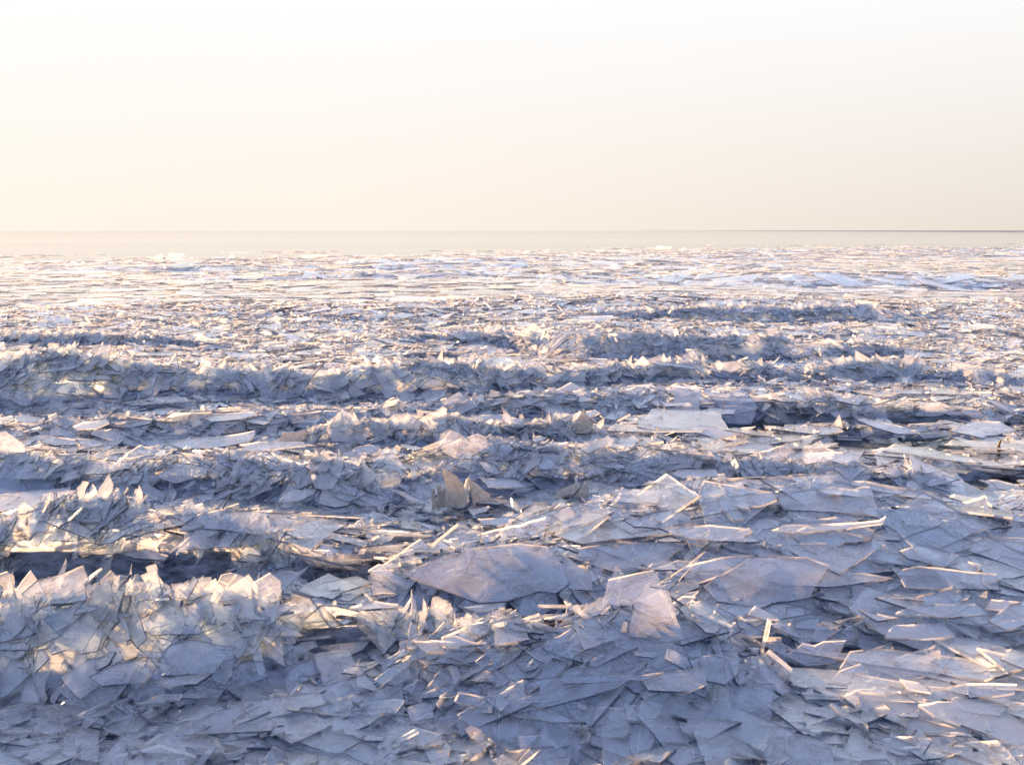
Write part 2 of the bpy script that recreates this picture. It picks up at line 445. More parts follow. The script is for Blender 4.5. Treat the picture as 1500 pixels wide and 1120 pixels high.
# thin floes adrift beyond the edge of the field
nf = 2600
fb = rng.uniform(-.62, .62, nf); fy = edge_Y(fb) * (1 + .35 * rng.random(nf) ** 1.6)
ok = vnoise(fb * 9 + 2, fy * .12, 301) > .58
fb, fy = fb[ok], fy[ok]; nf = len(fb)
fl = Batch()
nn = rng.normal(0, .012, (nf, 3)); nn[:, 2] = 1; nn /= np.linalg.norm(nn, axis=1, keepdims=True)
fill(fl, np.stack([fb * fy, fy, np.full(nf, -.115)], -1), nn, rng.uniform(.3, 1.8, nf), rng.normal(0, .4, nf), .012)
batches.append([fl, COARSE])
for bt in batches:
    far = np.clip((bt[0].C[:, 1] - 8) / 34, 0, 1)
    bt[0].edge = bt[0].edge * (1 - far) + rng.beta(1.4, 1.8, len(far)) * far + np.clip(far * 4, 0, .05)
for ri, (cnt, med, lean) in enumerate([(120, .14, 2), (420, .20, 6), (120, .15, 3), (600, .20, 6), (260, .16, 6), (1150, .20, 9), (260, .19, 14), (1150, .23, 8), (1200, .30, 6), (1200, .28, 9), (650, .32, 10)]):
    batches.append([crest(cnt, ri, med, .009, lean, .28, (2.4, 1.8)), FINE if ri < 6 else COARSE])

def merge(name, items):
    """one mesh of many plates; items: (batch, library, indices)"""
    VV, LL, LT, MI, TO, ED, base = [], [], [], [], [], [], 0
    for q, lib, idx in items:
        for k in range(len(lib)):
            w = idx[q.shape[idx] == k]
            if not len(w): continue
            P = lib[k]; m = len(P); c = len(w)
            t, s = frames(q.n[w], q.spin[w])
            top = q.C[w][:, None] + (t[:, None] * P[None, :, :1] + s[:, None] * P[None, :, 1:]) * q.size[w][:, None, None]
            bot = top - (q.n[w] * q.th[w][:, None])[:, None]
            V = np.concatenate([top, bot], 1)
            a = np.arange(m)
            loop = np.concatenate([a, (a + m)[::-1], np.stack([(a + 1) % m, a, a + m, (a + 1) % m + m], -1).reshape(-1)])
            LL.append((loop[None] + base + np.arange(c)[:, None] * 2 * m).reshape(-1))
            LT.append(np.tile(np.concatenate([[m, m], np.full(m, 4)]), c))
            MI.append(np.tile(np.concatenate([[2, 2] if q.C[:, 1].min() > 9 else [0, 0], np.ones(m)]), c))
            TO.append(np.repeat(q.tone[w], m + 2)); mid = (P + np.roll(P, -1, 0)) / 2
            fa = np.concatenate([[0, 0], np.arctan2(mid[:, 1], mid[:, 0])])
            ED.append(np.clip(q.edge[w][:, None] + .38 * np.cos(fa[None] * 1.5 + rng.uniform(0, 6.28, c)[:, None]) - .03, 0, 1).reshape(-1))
            VV.append(V.reshape(-1, 3)); base += c * 2 * m
    V, L, T = np.concatenate(VV), np.concatenate(LL), np.concatenate(LT)
    me = bpy.data.meshes.new(name)
    me.vertices.add(len(V)); me.vertices.foreach_set('co', V.reshape(-1).astype(np.float32))
    me.loops.add(len(L)); me.loops.foreach_set('vertex_index', L.astype(np.int32))
    me.polygons.add(len(T)); me.polygons.foreach_set('loop_start', np.concatenate([[0], np.cumsum(T)[:-1]]).astype(np.int32))
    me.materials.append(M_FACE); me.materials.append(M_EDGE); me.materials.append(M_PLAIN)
    me.polygons.foreach_set('material_index', np.concatenate(MI).astype(np.int32))
    me.update(calc_edges=True)
    me.shade_flat()
    me.attributes.new('tone', 'FLOAT', 'FACE').data.foreach_set('value', np.concatenate(TO).astype(np.float32))
    me.attributes.new('edge_tone', 'FLOAT', 'FACE').data.foreach_set('value', np.concatenate(ED).astype(np.float32))
    o = bpy.data.objects.new(name, me); COL.objects.link(o)
    return o
# ------------------------------------------------------------------ plates one can tell apart, traced where they lie
def ray_hit(px, py):
    b, r = (float(v) for v in slopes(px, py))
    Y = np.geomspace(2.0, 140, 6000)
    z = H + r * Y
    k = np.nonzero(z < np.maximum(height(b * Y, Y), -.1))[0]
    y = Y[k[0]] if len(k) else H / -r
    return np.array([b * y, y, H + r * y])

def spaced(P, step):
    """ragged outline in metres: straight runs broken every step or so"""
    out = []
    for i in range(len(P)):
        a, b = np.array(P[i]), np.array(P[(i + 1) % len(P)])
        L = np.linalg.norm(b - a); k = max(1, int(L / step)); d = (b - a) / max(L, 1e-6); nn = np.array([d[1], -d[0]])
        bow = random.uniform(-.02, .02) * L
        for j in range(k):
            t = j / k
            off = bow * 4 * t * (1 - t) + (random.gauss(0, .05 * step) if j else 0)
            if j and random.random() < .05: off -= random.uniform(.2, .5) * step
            out.append(a + (b - a) * t + nn * off)
    return out

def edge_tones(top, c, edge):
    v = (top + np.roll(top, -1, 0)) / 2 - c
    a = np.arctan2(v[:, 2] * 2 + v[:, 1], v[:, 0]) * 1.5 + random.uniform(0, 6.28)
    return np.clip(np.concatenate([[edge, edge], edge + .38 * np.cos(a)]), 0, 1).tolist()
def plate_mesh(name, top, nrm, th, mats, tone, edge, wave=0.0):
    """top: outline points in space; the plate is th thick below it; origin at the centroid"""
    top = np.asarray(top); m = len(top); c = top.mean(0)
    V = np.concatenate([top, top - np.asarray(nrm) * th]) - c
    f = [tuple(range(m)), tuple(range(2 * m - 1, m - 1, -1))] + [((i + 1) % m, i, i + m, (i + 1) % m + m) for i in range(m)]
    me = bpy.data.meshes.new(name)
    me.from_pydata(V.tolist(), [], f)
    for x in mats: me.materials.append(x)
    me.polygons.foreach_set('material_index', [0, 0] + [min(1, len(mats) - 1)] * m)
    me.shade_flat()
    me.attributes.new('tone', 'FLOAT', 'FACE').data.foreach_set('value', [tone] * (m + 2))
    me.attributes.new('edge_tone', 'FLOAT', 'FACE').data.foreach_set('value', edge_tones(top, c, edge))
    o = bpy.data.objects.new(name, me); o.location = c
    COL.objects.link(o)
    return o

# label ; kind ; tilt towards the camera, roll to the right (degrees) ; tone ; edge ; outline in the photograph
HEROES = """
big smooth rounded blue sheet of ice lying below the upright shards ; plate ; 30 0 ; .50 .1 ; 590,838 650,812 700,801 760,795 803,800 825,828 834,854 815,868 790,865 742,880 700,882 660,868 612,850
tall frosted brown shard standing upright, highest of the cluster ; shard ; 72 -12 ; 1 .7 ; 647,684 667,696 678,709 684,731 678,744 652,744 654,710
frosted triangular shard leaning right beside the tall upright shard ; shard ; 62 14 ; 1 .7 ; 685,699 718,723 716,735 694,736
narrow pale splinter wedged between the two frosted upright shards ; shard ; 75 -20 ; .8 .6 ; 683,701 688,708 686,734 676,732
leftmost of three thin frosted fingers beside the tall shard ; shard ; 78 -5 ; 1 .7 ; 632,717 636,716 639,738 633,741
middle one of three thin frosted fingers beside the tall shard ; shard ; 80 5 ; 1 .7 ; 640,712 646,711 646,738 640,740
thin frosted finger touching the left side of the tall shard ; shard ; 76 10 ; 1 .7 ; 648,714 653,713 652,740 646,740
thick frosted slab tilted up in the right cluster of brown ice ; block ; 50 -18 ; 1 .6 ; 815,720 848,705 851,712 838,724 816,730
pointed frosted block at the right end of the right brown cluster ; block ; 66 6 ; 1 .6 ; 847,722 857,704 863,712 861,729 849,730
small triangular frosted block lowest in the right brown cluster ; block ; 55 0 ; 1 .6 ; 826,746 838,734 843,745 834,750
low dark frosted lump at the left end of the right brown cluster ; block ; 40 0 ; .9 .5 ; 775,743 785,735 800,735 803,743 792,750
sharp amber peak of ice standing at the left of the middle crest row ; shard ; 58 -6 ; .55 .4 ; 481,624 502,599 534,619 502,627
squarish upright amber plate between the two sharp crest peaks ; shard ; 60 0 ; .5 .4 ; 540,611 566,611 569,626 545,623
humped amber plate leaning against the tallest crest peak from the left ; shard ; 55 4 ; .5 .4 ; 570,619 575,607 592,604 616,616 610,624 580,625
tallest amber peak with a vertical right side on the middle crest row ; shard ; 62 8 ; .55 .4 ; 614,614 649,594 655,598 654,627 628,628
large dull amber sheet standing above the tall frosted shard ; plate ; 52 4 ; .28 .15 ; 645,634 658,628 670,632 700,655 702,672 668,672 648,662 643,648
small amber sheet behind the right side of the large dull amber sheet ; plate ; 50 8 ; .28 .3 ; 684,640 700,635 712,640 722,660 705,664
lumpy amber block lying on a pale slab left of the sharp amber peak ; block ; 48 0 ; .9 .7 ; 408,646 414,632 447,630 449,641 430,648
long pale slab lying flat in front of the lumpy amber block ; plate ; 8 0 ; .75 .8 ; 350,651 380,646 445,647 448,652 400,658 352,661
tiny upright amber sliver standing alone below the squarish crest plate ; shard ; 75 10 ; .7 .8 ; 516,649 524,634 527,641 521,650
blue plate with bright lower edge, alone in the shaded hollow left of the shards ; plate ; 16 -4 ; .5 .95 ; 408,733 428,718 466,714 460,723 436,732
thin clear crystal sticking up alone from the far middle slope ; shard ; 78 12 ; .5 .9 ; 573,580 578,563 583,562 580,579
triangular amber plate standing on the crest left of the tall frosted shard ; shard ; 55 0 ; .75 .3 ; 560,674 574,658 588,676 590,693 566,692
long thin plank sloping down to the foot of the frosted fingers ; plate ; 22 14 ; .7 .5 ; 569,715 595,721 634,737 628,741 598,730
pale flat plate in the blue hollow right of the upright shards ; plate ; 10 0 ; .75 .1 ; 702,697 712,700 755,701 770,713 715,714
small tilted blue plate above the pale plate in the hollow ; plate ; 28 12 ; .6 .2 ; 701,676 713,675 732,689 728,695 712,690
pointed brown shard standing at the right end of the middle crest row ; shard ; 66 0 ; .95 .5 ; 838,624 855,598 869,621 862,630 842,630
pair piece of pale ice leaning right beside the pointed brown shard ; shard ; 52 16 ; .75 .8 ; 868,625 886,611 884,621 875,633
bright white plate jutting out over the black lead of water ; plate ; 8 -4 ; .85 .8 ; 1016,627 1025,622 1060,626 1079,632 1075,638 1050,642 1022,634
rounded cream plate leaning on the crest right of the pointed brown shard ; plate ; 26 -12 ; .75 .85 ; 846,656 870,645 888,641 890,648 862,664 855,661
pale flat plate topping the start of the broad right mound ; plate ; 7 0 ; .75 .3 ; 984,694 994,687 1050,687 1053,697 1000,700
slim white plate lying above the black lead on its left ; plate ; 6 0 ; .85 .6 ; 966,588 1010,590 1013,593 975,595
white ragged plate floating along the far side of the black lead ; plate ; 6 0 ; .85 .7 ; 1026,601 1040,598 1078,600 1075,606 1035,607
long white slab tilted across the right-hand black lead ; plate ; 12 8 ; .85 .7 ; 1254,614 1265,612 1310,621 1346,630 1346,635 1315,635 1280,625
broad pale blue plate at the far right of the black leads ; plate ; 9 4 ; .65 .2 ; 1426,616 1465,617 1490,631 1440,641 1390,630
peaked amber sheet standing behind the right-hand black lead ; shard ; 46 0 ; .7 .3 ; 1340,606 1358,588 1378,587 1404,598 1372,606
rounded amber chip leaning over the right-hand black lead ; plate ; 42 -14 ; .8 .4 ; 1357,628 1378,614 1384,617 1366,630
clear sheet standing on the crest, left one of the glassy pair ; plate ; 44 -6 ; .30 .6 ; 1098,666 1154,649 1166,662 1148,672 1110,674
clear cracked sheet standing on the crest, right one of the glassy pair ; plate ; 50 6 ; .30 .8 ; 1164,667 1202,645 1224,661 1217,674 1180,680
small bright upright chip standing left of the long white slab ; shard ; 68 0 ; .85 .6 ; 1216,626 1230,606 1235,623
pale blue plate dipping into the dark lead at the right border ; plate ; 10 8 ; .7 .3 ; 1433,702 1460,702 1515,716 1515,723 1460,715
pale pointed sheet on the far rim of the broad right mound ; plate ; 8 4 ; .7 .4 ; 1196,717 1215,713 1258,717 1270,728 1215,724
upright amber slab touching the left end of the long white slab ; plate ; 46 4 ; .8 .4 ; 1258,630 1277,624 1280,636 1263,641
very long pale plate lying flat on top of the broad right mound ; plate ; 9 -3 ; .7 .95 ; 1130,776 1150,768 1230,766 1288,761 1298,755 1293,766 1240,774 1180,780
five-sided bluish plate overhanging its neighbours on the right slope ; plate ; 14 4 ; .55 .5 ; 1318,806 1345,796 1408,812 1384,829 1330,817
wide four-sided blue sheet on the right slope with a cut right end ; plate ; 17 0 ; .48 .6 ; 1312,837 1345,828 1460,840 1467,864 1400,862 1326,858
broad lens-shaped pale plate lying under the wide four-sided sheet ; plate ; 12 0 ; .62 .7 ; 1312,897 1340,884 1428,883 1445,900 1394,904
pale slab with a clean square right end above the lower right lead ; plate ; 12 0 ; .68 .85 ; 1296,934 1310,915 1383,911 1399,932 1350,935
small four-sided pale plate right of the broad lens-shaped plate ; plate ; 12 -4 ; .7 .7 ; 1443,890 1452,877 1496,881 1473,893
pale plate running out of the right border in the lower corner ; plate ; 11 -4 ; .7 .8 ; 1436,914 1515,904 1515,916 1480,924 1454,926
large grey sheet lying across the lower right corner of the ice ; plate ; 18 -4 ; .55 .7 ; 1230,977 1245,953 1284,949 1393,961 1372,990 1290,1001 1238,997
tilted four-sided blue plate rising left of the large grey sheet ; plate ; 30 -8 ; .40 .85 ; 1153,958 1176,941 1239,937 1224,970 1180,973
narrow white plank lying over the dark gap left of the large grey sheet ; plate ; 8 -5 ; .8 .6 ; 1142,984 1180,975 1240,971 1244,976 1200,985 1170,988
rounded clear piece leaning at the lower left of the large grey sheet ; plate ; 30 -14 ; .55 .9 ; 1217,997 1230,981 1260,971 1271,982 1242,1000
small triangular lavender plate left of the broad lens-shaped plate ; plate ; 16 8 ; .65 .4 ; 1258,892 1270,894 1316,904 1285,909
little slanted splinter left of the small triangular lavender plate ; plate ; 14 -8 ; .65 .6 ; 1220,910 1260,900 1263,903 1228,913
pale sheet at the bottom right below the large grey sheet ; plate ; 12 -2 ; .65 .9 ; 1352,1012 1416,1000 1490,1001 1486,1014 1400,1022 1360,1020
wide lavender sheet spanning the slope left of the wide four-sided sheet ; plate ; 26 0 ; .5 .2 ; 1030,858 1095,815 1180,815 1215,827 1187,874 1110,888 1050,880
thin bright sliver standing upright beside the lower middle dark gap ; shard ; 80 10 ; .5 1 ; 1113,964 1126,907 1130,908 1119,968
clear dome-topped sheet standing at the centre of the lower mound ; plate ; 42 0 ; .28 .3 ; 930,876 952,858 980,863 987,890 1004,935 965,940 922,930
pale oblong plate at the bottom, lying below the lower mound ; plate ; 14 -4 ; .7 .5 ; 935,990 960,984 1032,977 1035,1000 1010,1012 950,1010
bluish rounded plate right of the pale oblong plate by the dark gap ; plate ; 24 4 ; .45 .4 ; 1008,963 1050,957 1083,966 1081,986 1062,1002 1020,992
large pale blue sheet touching the right side of the biggest smooth sheet ; plate ; 20 -4 ; .45 .3 ; 824,812 835,803 940,793 1006,795 975,820 912,842 860,824
pale sheet with a long bright lower edge right of the large pale blue sheet ; plate ; 17 -8 ; .5 1 ; 1003,848 1005,828 1060,815 1110,811 1062,838 1020,854
low triangular blue sheet in the shaded hollow of the right mound ; plate ; 18 0 ; .5 .15 ; 913,760 945,752 990,744 1057,767 990,774 930,771
flat pale sheet below the low triangular blue sheet ; plate ; 10 0 ; .65 .5 ; 966,773 1040,768 1100,775 1113,793 1050,792 1010,787
slanted plank with a glowing edge beside the flat pale sheet ; plate ; 14 -14 ; .75 1 ; 1050,792 1098,772 1102,777 1060,797
clear chipped plate overlapping the lower right of the biggest smooth sheet ; plate ; 28 4 ; .25 .6 ; 755,899 768,868 815,862 818,886 802,893 790,907
bright small plate on the right shoulder of the dome-topped sheet ; plate ; 18 -14 ; .75 .9 ; 978,888 1000,872 1019,873 1006,883
rounded blue plate at the lower left, pushed up from the shaded foot ; plate ; 36 0 ; .48 .15 ; 232,970 248,944 277,935 317,944 331,960 313,985 240,988
angular blue plate left of the rounded blue plate at the bottom ; plate ; 32 0 ; .42 .2 ; 130,990 171,971 208,963 222,987 211,999 150,1004
pale strip of ice lying under the rounded blue plate ; plate ; 10 -4 ; .7 .4 ; 227,998 240,990 310,986 288,1001 250,1006
pale lavender lens of ice lying in the dark trough behind the nearest crest ; plate ; 10 4 ; .7 .2 ; 175,810 213,803 247,813 240,820 200,817
small white flake in the dark trough, right of the lavender lens ; plate ; 10 -4 ; .9 .6 ; 346,821 365,810 395,815 375,822
wide clear plate with a sloping left shoulder on the nearest crest ; plate ; 50 -4 ; .32 .5 ; 30,870 56,848 98,840 120,850 127,878 80,888
little clear peak rising highest on the nearest crest ; shard ; 58 0 ; .3 .7 ; 146,850 162,834 173,846 172,862 150,862
clear broad-topped plate right of the notch in the nearest crest ; plate ; 54 4 ; .32 .7 ; 313,864 324,841 339,838 370,851 368,872 320,880
glowing four-sided plate left of the notch in the nearest crest ; plate ; 50 0 ; .55 .4 ; 250,854 309,844 312,867 280,878 255,874
clear triangular plate ending the nearest crest on the right ; shard ; 55 0 ; .3 .7 ; 370,853 395,838 411,850 413,870 375,873
clear narrow plate on the nearest crest at the left border ; shard ; 60 6 ; .22 .8 ; -6,842 10,836 14,840 21,870 0,876
peaked lavender plate halfway down the face of the nearest ridge ; plate ; 46 0 ; .30 .1 ; 206,905 253,877 301,900 292,928 220,930
low peaked violet plate in the shaded left face of the nearest ridge ; plate ; 46 0 ; .28 .1 ; 62,933 110,909 152,925 142,953 75,958
bright cream plate lying at the foot of the biggest smooth sheet ; plate ; 9 -2 ; .85 .7 ; 512,889 548,879 584,884 581,889 535,892
long bright sliver of a plate joining the foot of the biggest smooth sheet ; plate ; 8 -2 ; .85 .5 ; 678,889 738,882 738,891 695,894
bright four-sided chip over the lower left dark gap ; plate ; 16 -8 ; .8 .8 ; 543,951 584,943 591,947 550,961
pale blue plate left of the bright chip over the dark gap ; plate ; 14 -4 ; .65 .3 ; 466,946 520,940 545,934 532,951 508,961
bright wedge-shaped plate low in the middle, right of the dark gap ; plate ; 12 4 ; .85 .8 ; 650,931 665,929 709,943 655,947
clear shelving plate left of the bright wedge-shaped plate ; plate ; 24 6 ; .6 .6 ; 604,937 640,938 655,955 625,955
slanting cream plank resting on the upper left of the biggest smooth sheet ; plate ; 18 10 ; .65 .8 ; 539,835 555,825 609,855 597,860 560,843
large blue sheet lying in the second ridge from the front at left ; plate ; 30 0 ; .42 .3 ; 288,753 330,745 425,752 432,773 380,781 300,774
small pale oval plate on the flat ice near the left border ; plate ; 7 4 ; .85 .3 ; 20,609 42,606 63,615 55,621 25,617
long cream plate with pointed ends on the left flat ice ; plate ; 9 -4 ; .85 .9 ; 106,625 120,618 158,614 160,619 140,627 112,628
pale lens of ice lying in the left dark lead, right of the cream plate ; plate ; 8 -3 ; .8 .5 ; 296,611 330,605 370,602 377,607 350,614 310,617
grey rounded slab sloping right below the long cream plate ; plate ; 16 8 ; .5 .2 ; 73,628 82,623 105,629 131,641 128,645 100,644 75,638
pale wedge lying right of the grey rounded slab ; plate ; 12 6 ; .7 .4 ; 110,641 135,643 180,655 150,657 118,650
white four-sided plate below the grey rounded slab ; plate ; 11 4 ; .8 .4 ; 60,647 72,638 110,643 113,651 80,652
amber sheet standing on edge at the left border ; plate ; 50 0 ; .6 .3 ; -8,632 8,630 35,650 37,662 -8,672
amber four-sided plate lit on the left crest, right one of two ; plate ; 42 -4 ; .65 .1 ; 228,698 260,676 306,685 301,694 255,708
amber blade-like plate lit on the left crest, left one of two ; plate ; 40 -4 ; .65 .1 ; 116,694 130,680 196,675 191,685 150,694
broad pale blue plate at the right of the left dark lead ; plate ; 9 -3 ; .65 .3 ; 248,650 275,641 330,638 374,630 364,647 310,656 265,656
"""
LAND = [(720,840,'the biggest smooth sheet'), (664,715,'the tall frosted shard'), (840,722,'the right brown cluster'), (650,608,'the tallest crest peak'),
 (503,612,'the sharp amber peak'), (855,612,'the pointed brown shard'), (1048,632,'the white plate over black water'), (1300,624,'the long white slab'),
 (1195,662,'the glassy pair'), (1215,770,'the very long pale plate'), (1390,846,'the wide four-sided sheet'), (1380,894,'the lens-shaped pale plate'),
 (1310,975,'the large grey sheet'), (1120,848,'the wide lavender sheet'), (1122,936,'the thin upright sliver'), (962,900,'the dome-topped clear sheet'),
 (985,995,'the pale oblong plate'), (915,815,'the large pale blue sheet'), (985,762,'the low triangular blue sheet'), (280,962,'the rounded blue plate'),
 (312,850,'the notch in the nearest crest'), (160,848,'the little clear peak'), (80,862,'the sloping clear crest plate'), (548,886,'the bright cream plate'),
 (565,950,'the bright chip over the gap'), (360,762,'the large blue ridge sheet'), (210,812,'the pale lavender lens'), (135,621,'the long cream plate'),
 (428,640,'the lumpy amber block'), (268,690,'the lit amber crest pair'), (436,724,'the lone bright-edged blue plate'), (575,570,'the thin clear crystal'),
 (1370,597,'the peaked amber sheet'), (20,650,'the amber sheet at the border'), (310,645,'the broad pale lead plate')]
THICK = {'plate': .011, 'shard': .014, 'block': .045}
HPL = []                                       # outline in the photo, point on plane, normal
used_labels = set()
for line in HEROES.strip().splitlines():
    lab, kind, ang, tn, pts = (t.strip() for t in line.split(';'))
    tilt, roll = (R(float(v)) for v in ang.split())
    tone, edge = (float(v) for v in tn.split()); edge *= .5
    P = np.array([[float(v) for v in p.split(',')] for p in pts.split()])
    nrm = np.array([math.sin(roll), -math.sin(tilt) * math.cos(roll), math.cos(tilt) * math.cos(roll)])
    low = P[np.argsort(-P[:, 1])[:2]].mean(0)
    if kind == 'plate' and math.degrees(tilt) < 40:
        hit = ray_hit(*P.mean(0)); lift = .045
    else:
        hit = ray_hit(*low); lift = .015
    hit = hit + nrm * lift
    b, r = slopes(P[:, 0], P[:, 1])
    D = np.stack([b, np.ones_like(b), r], -1)
    t = ((hit - [0, 0, H]) @ nrm) / (D @ nrm)
    top = D * t[:, None] + [0, 0, H]
    # outline in plane coordinates, made ragged
    e1 = np.cross([0, 0, 1.0], nrm); e1 = e1 / np.linalg.norm(e1) if np.linalg.norm(e1) > 1e-3 else np.array([1.0, 0, 0])
    e2 = np.cross(nrm, e1); c = top.mean(0)
    Q = [((p - c) @ e1, (p - c) @ e2) for p in top]
    if area2(Q) < 0: Q = Q[::-1]
    dist = c[1]
    Q = spaced(Q, .05 if dist < 9 else .08)
    W3 = [c + e1 * q[0] + e2 * q[1] for q in Q]
    if kind == 'block' or tone >= .95: mats = [M_FROST]
    else: mats = [M_FACE, M_EDGE]
    name = {'plate': 'ice_plate', 'shard': 'ice_shard', 'block': 'ice_block'}[kind]
    if kind != 'plate':                        # root what stands up a little way into the heap
        low_z = min(w[2] for w in W3)
        W3 = [w - e2 * .03 if w[2] < low_z + .02 else w for w in W3]
    th = THICK[kind] * (1.3 if dist > 8 else 1) * (1.8 if tone >= .95 and kind == 'shard' else 1)
    o = plate_mesh(name, W3, nrm, th, mats, tone, edge)
    o['label'] = lab; o['category'] = {'plate': 'ice plate', 'shard': 'ice shard', 'block': 'ice block'}[kind]
    o['group'] = {'plate': 'broken ice plates heaped on the lake', 'shard': 'ice shards standing on edge', 'block': 'frosted lumps of ice'}[kind]
    used_labels.add(lab)
    HPL.append((P, hit, nrm))

def inside(P, x, y, grow=0.0):
    c = P.mean(0); P = c + (P - c) * (1 + grow)
    r = np.zeros(len(x), bool)
    for i in range(len(P)):
        (x0, y0), (x1, y1) = P[i - 1], P[i]
        if y0 == y1: continue
        hit = ((y0 > y) != (y1 > y)) & (x < (x1 - x0) * (y - y0) / (y1 - y0) + x0)
        r ^= hit
    return r
for bt in batches:                             # nothing loose lies on top of the traced plates
    q = bt[0]
    x, y, d = project(q.C)
    t, s_ = frames(q.n, q.spin)
    rim = [q.C] + [q.C + (t * math.cos(a) + s_ * math.sin(a)) * (q.size * .42)[:, None] for a in np.arange(0, 6.28, 1.047)]
    drop = np.zeros(len(x), bool)
    for P, hit, nrm in HPL:
        c = P.mean(0); w = np.abs(P - c).max()
        cand = np.nonzero((np.abs(x - c[0]) < w + 150) & (np.abs(y - c[1]) < w + 150))[0]
        if not len(cand): continue
        for k, rr in enumerate(rim):
            px, py, _ = project(rr[cand])
            m = inside(P, px, py, .12 if k == 0 else -.12) & ((rr[cand] - hit) @ nrm > -.02)
            drop[cand] |= m
    bt[0] = sub(q, ~drop)

# ------------------------------------------------------------------ the loose plates that show largest become things of their own
SC = .5
BW, BH = int(1500 * SC), int(1120 * SC)
zb = np.full((BH, BW), 1e9); ib = np.full((BH, BW), -1, np.int32)
def paint(poly, P0, nrm, ident):
    x0, x1 = max(0, int(poly[:, 0].min())), min(BW, int(poly[:, 0].max()) + 2)
    y0, y1 = max(0, int(poly[:, 1].min())), min(BH, int(poly[:, 1].max()) + 2)
    if x0 >= x1 or y0 >= y1: return
    gx, gy = np.meshgrid(np.arange(x0, x1) + .5, np.arange(y0, y1) + .5)
    m = inside(poly, gx.ravel(), gy.ravel()).reshape(gx.shape)
    if not m.any(): return
    b, r = slopes(gx / SC, gy / SC)
    den = b * nrm[0] + nrm[1] + r * nrm[2]
    t = ((P0 - [0, 0, H]) @ nrm) / np.where(np.abs(den) < 1e-6, 1e-6, den)
    w = m & (t > .5) & (t < zb[y0:y1, x0:x1])
    zb[y0:y1, x0:x1][w] = t[w]; ib[y0:y1, x0:x1][w] = ident
ident, owner = 0, []
for bi, (q, lib) in enumerate(batches):
    x, y, d = project(q.C)
    big = (q.size * F / d * SC > 5) & (d < 32) & (x > -80) & (x < 1580) & (y > 300) & (y < 1200)
    t, s_ = frames(q.n, q.spin)
    for i in np.nonzero(big)[0]:
        P = COARSE[q.shape[i]]
        W3 = q.C[i] + (P[:, :1] * t[i] + P[:, 1:] * s_[i]) * q.size[i]
        px, py, dd = project(W3)
        if dd.min() < .6: continue
        paint(np.stack([px * SC, py * SC], -1), q.C[i], q.n[i], ident)
        owner.append((bi, i)); ident += 1
for P, hit, nrm in HPL:
    paint(P * SC, hit, nrm, 10 ** 8)
seen = np.bincount(ib[(ib >= 0) & (ib < 10 ** 8)].ravel(), minlength=ident)
N_AUTO = 300 - sum(1 for l in HEROES.splitlines() if '; plate ;' in l)
pick = np.argsort(-seen)[:N_AUTO]
taken = [np.zeros(len(q.C), bool) for q, _ in batches]
cent = {}
ys_, xs_ = np.nonzero((ib >= 0) & (ib < 10 ** 8))
ids = ib[ys_, xs_]; cnt = np.bincount(ids, minlength=ident)
mx = np.bincount(ids, xs_, minlength=ident) / np.maximum(cnt, 1) / SC
my = np.bincount(ids, ys_, minlength=ident) / np.maximum(cnt, 1) / SC
auto = []
for k in pick:
    bi, i = owner[k]; q, lib = batches[bi]
    taken[bi][i] = True
    P = np.array(spaced((COARSE[q.shape[i]] * q.size[i]).tolist(), .05 if q.C[i][1] < 9 else .1))
    t, s_ = frames(q.n[i:i + 1], q.spin[i:i + 1])
    W3 = q.C[i] + P[:, :1] * t[0] + P[:, 1:] * s_[0]
    o = plate_mesh('ice_plate', W3, q.n[i], q.th[i], [M_FACE, M_EDGE], q.tone[i], q.edge[i])
    o['category'] = 'ice plate'; o['group'] = 'broken ice plates heaped on the lake'
    x, y = mx[k], my[k]
    j = min(range(len(LAND)), key=lambda a: (LAND[a][0] - x) ** 2 + (1.8 * (LAND[a][1] - y)) ** 2)
    a = math.degrees(math.atan2(-(y - LAND[j][1]) * 1.8, x - LAND[j][0])) % 360
    side = ['right of', 'up and right of', 'above', 'up and left of', 'left of', 'down and left of', 'below', 'down and right of'][int((a + 22.5) // 45) % 8]
    Pc = COARSE[q.shape[i]]; ext = np.ptp(Pc, 0); asp = max(ext) / max(min(ext), .01)
    nv = len(Pc)
    shape = 'narrow' if asp > 2.6 else {3: 'triangular', 4: 'four-sided', 5: 'five-sided'}.get(nv, 'many-sided')
    tl = math.degrees(math.acos(min(1, q.n[i][2])))
    pose = 'flat' if tl < 14 else 'tilted' if tl < 32 else 'steep'
    look = 'clear' if q.tone[i] < .36 else 'hazy' if q.tone[i] < .6 else 'milky'
    auto.append((j, side, math.hypot(x - LAND[j][0], 1.8 * (y - LAND[j][1])), o, f'{pose} {look} {shape}'))
auto.sort(key=lambda v: (v[0], v[1], v[2]))
ORD = ['nearest', 'second', 'third', 'fourth', 'fifth', 'sixth', 'seventh', 'eighth', 'ninth', 'tenth', 'eleventh', 'twelfth']
run = {}
for j, side, dst, o, text in auto:
    k = run[(j, side)] = run.get((j, side), -1) + 1
    lab = f'{text} ice plate, {ORD[k] if k < 12 else "farthest"} {side} {LAND[j][2]}'
    o['label'] = lab

o = merge('ice_rubble', [(q, lib, np.nonzero(~tk)[0]) for (q, lib), tk in zip(batches, taken)])
o['kind'] = 'stuff'

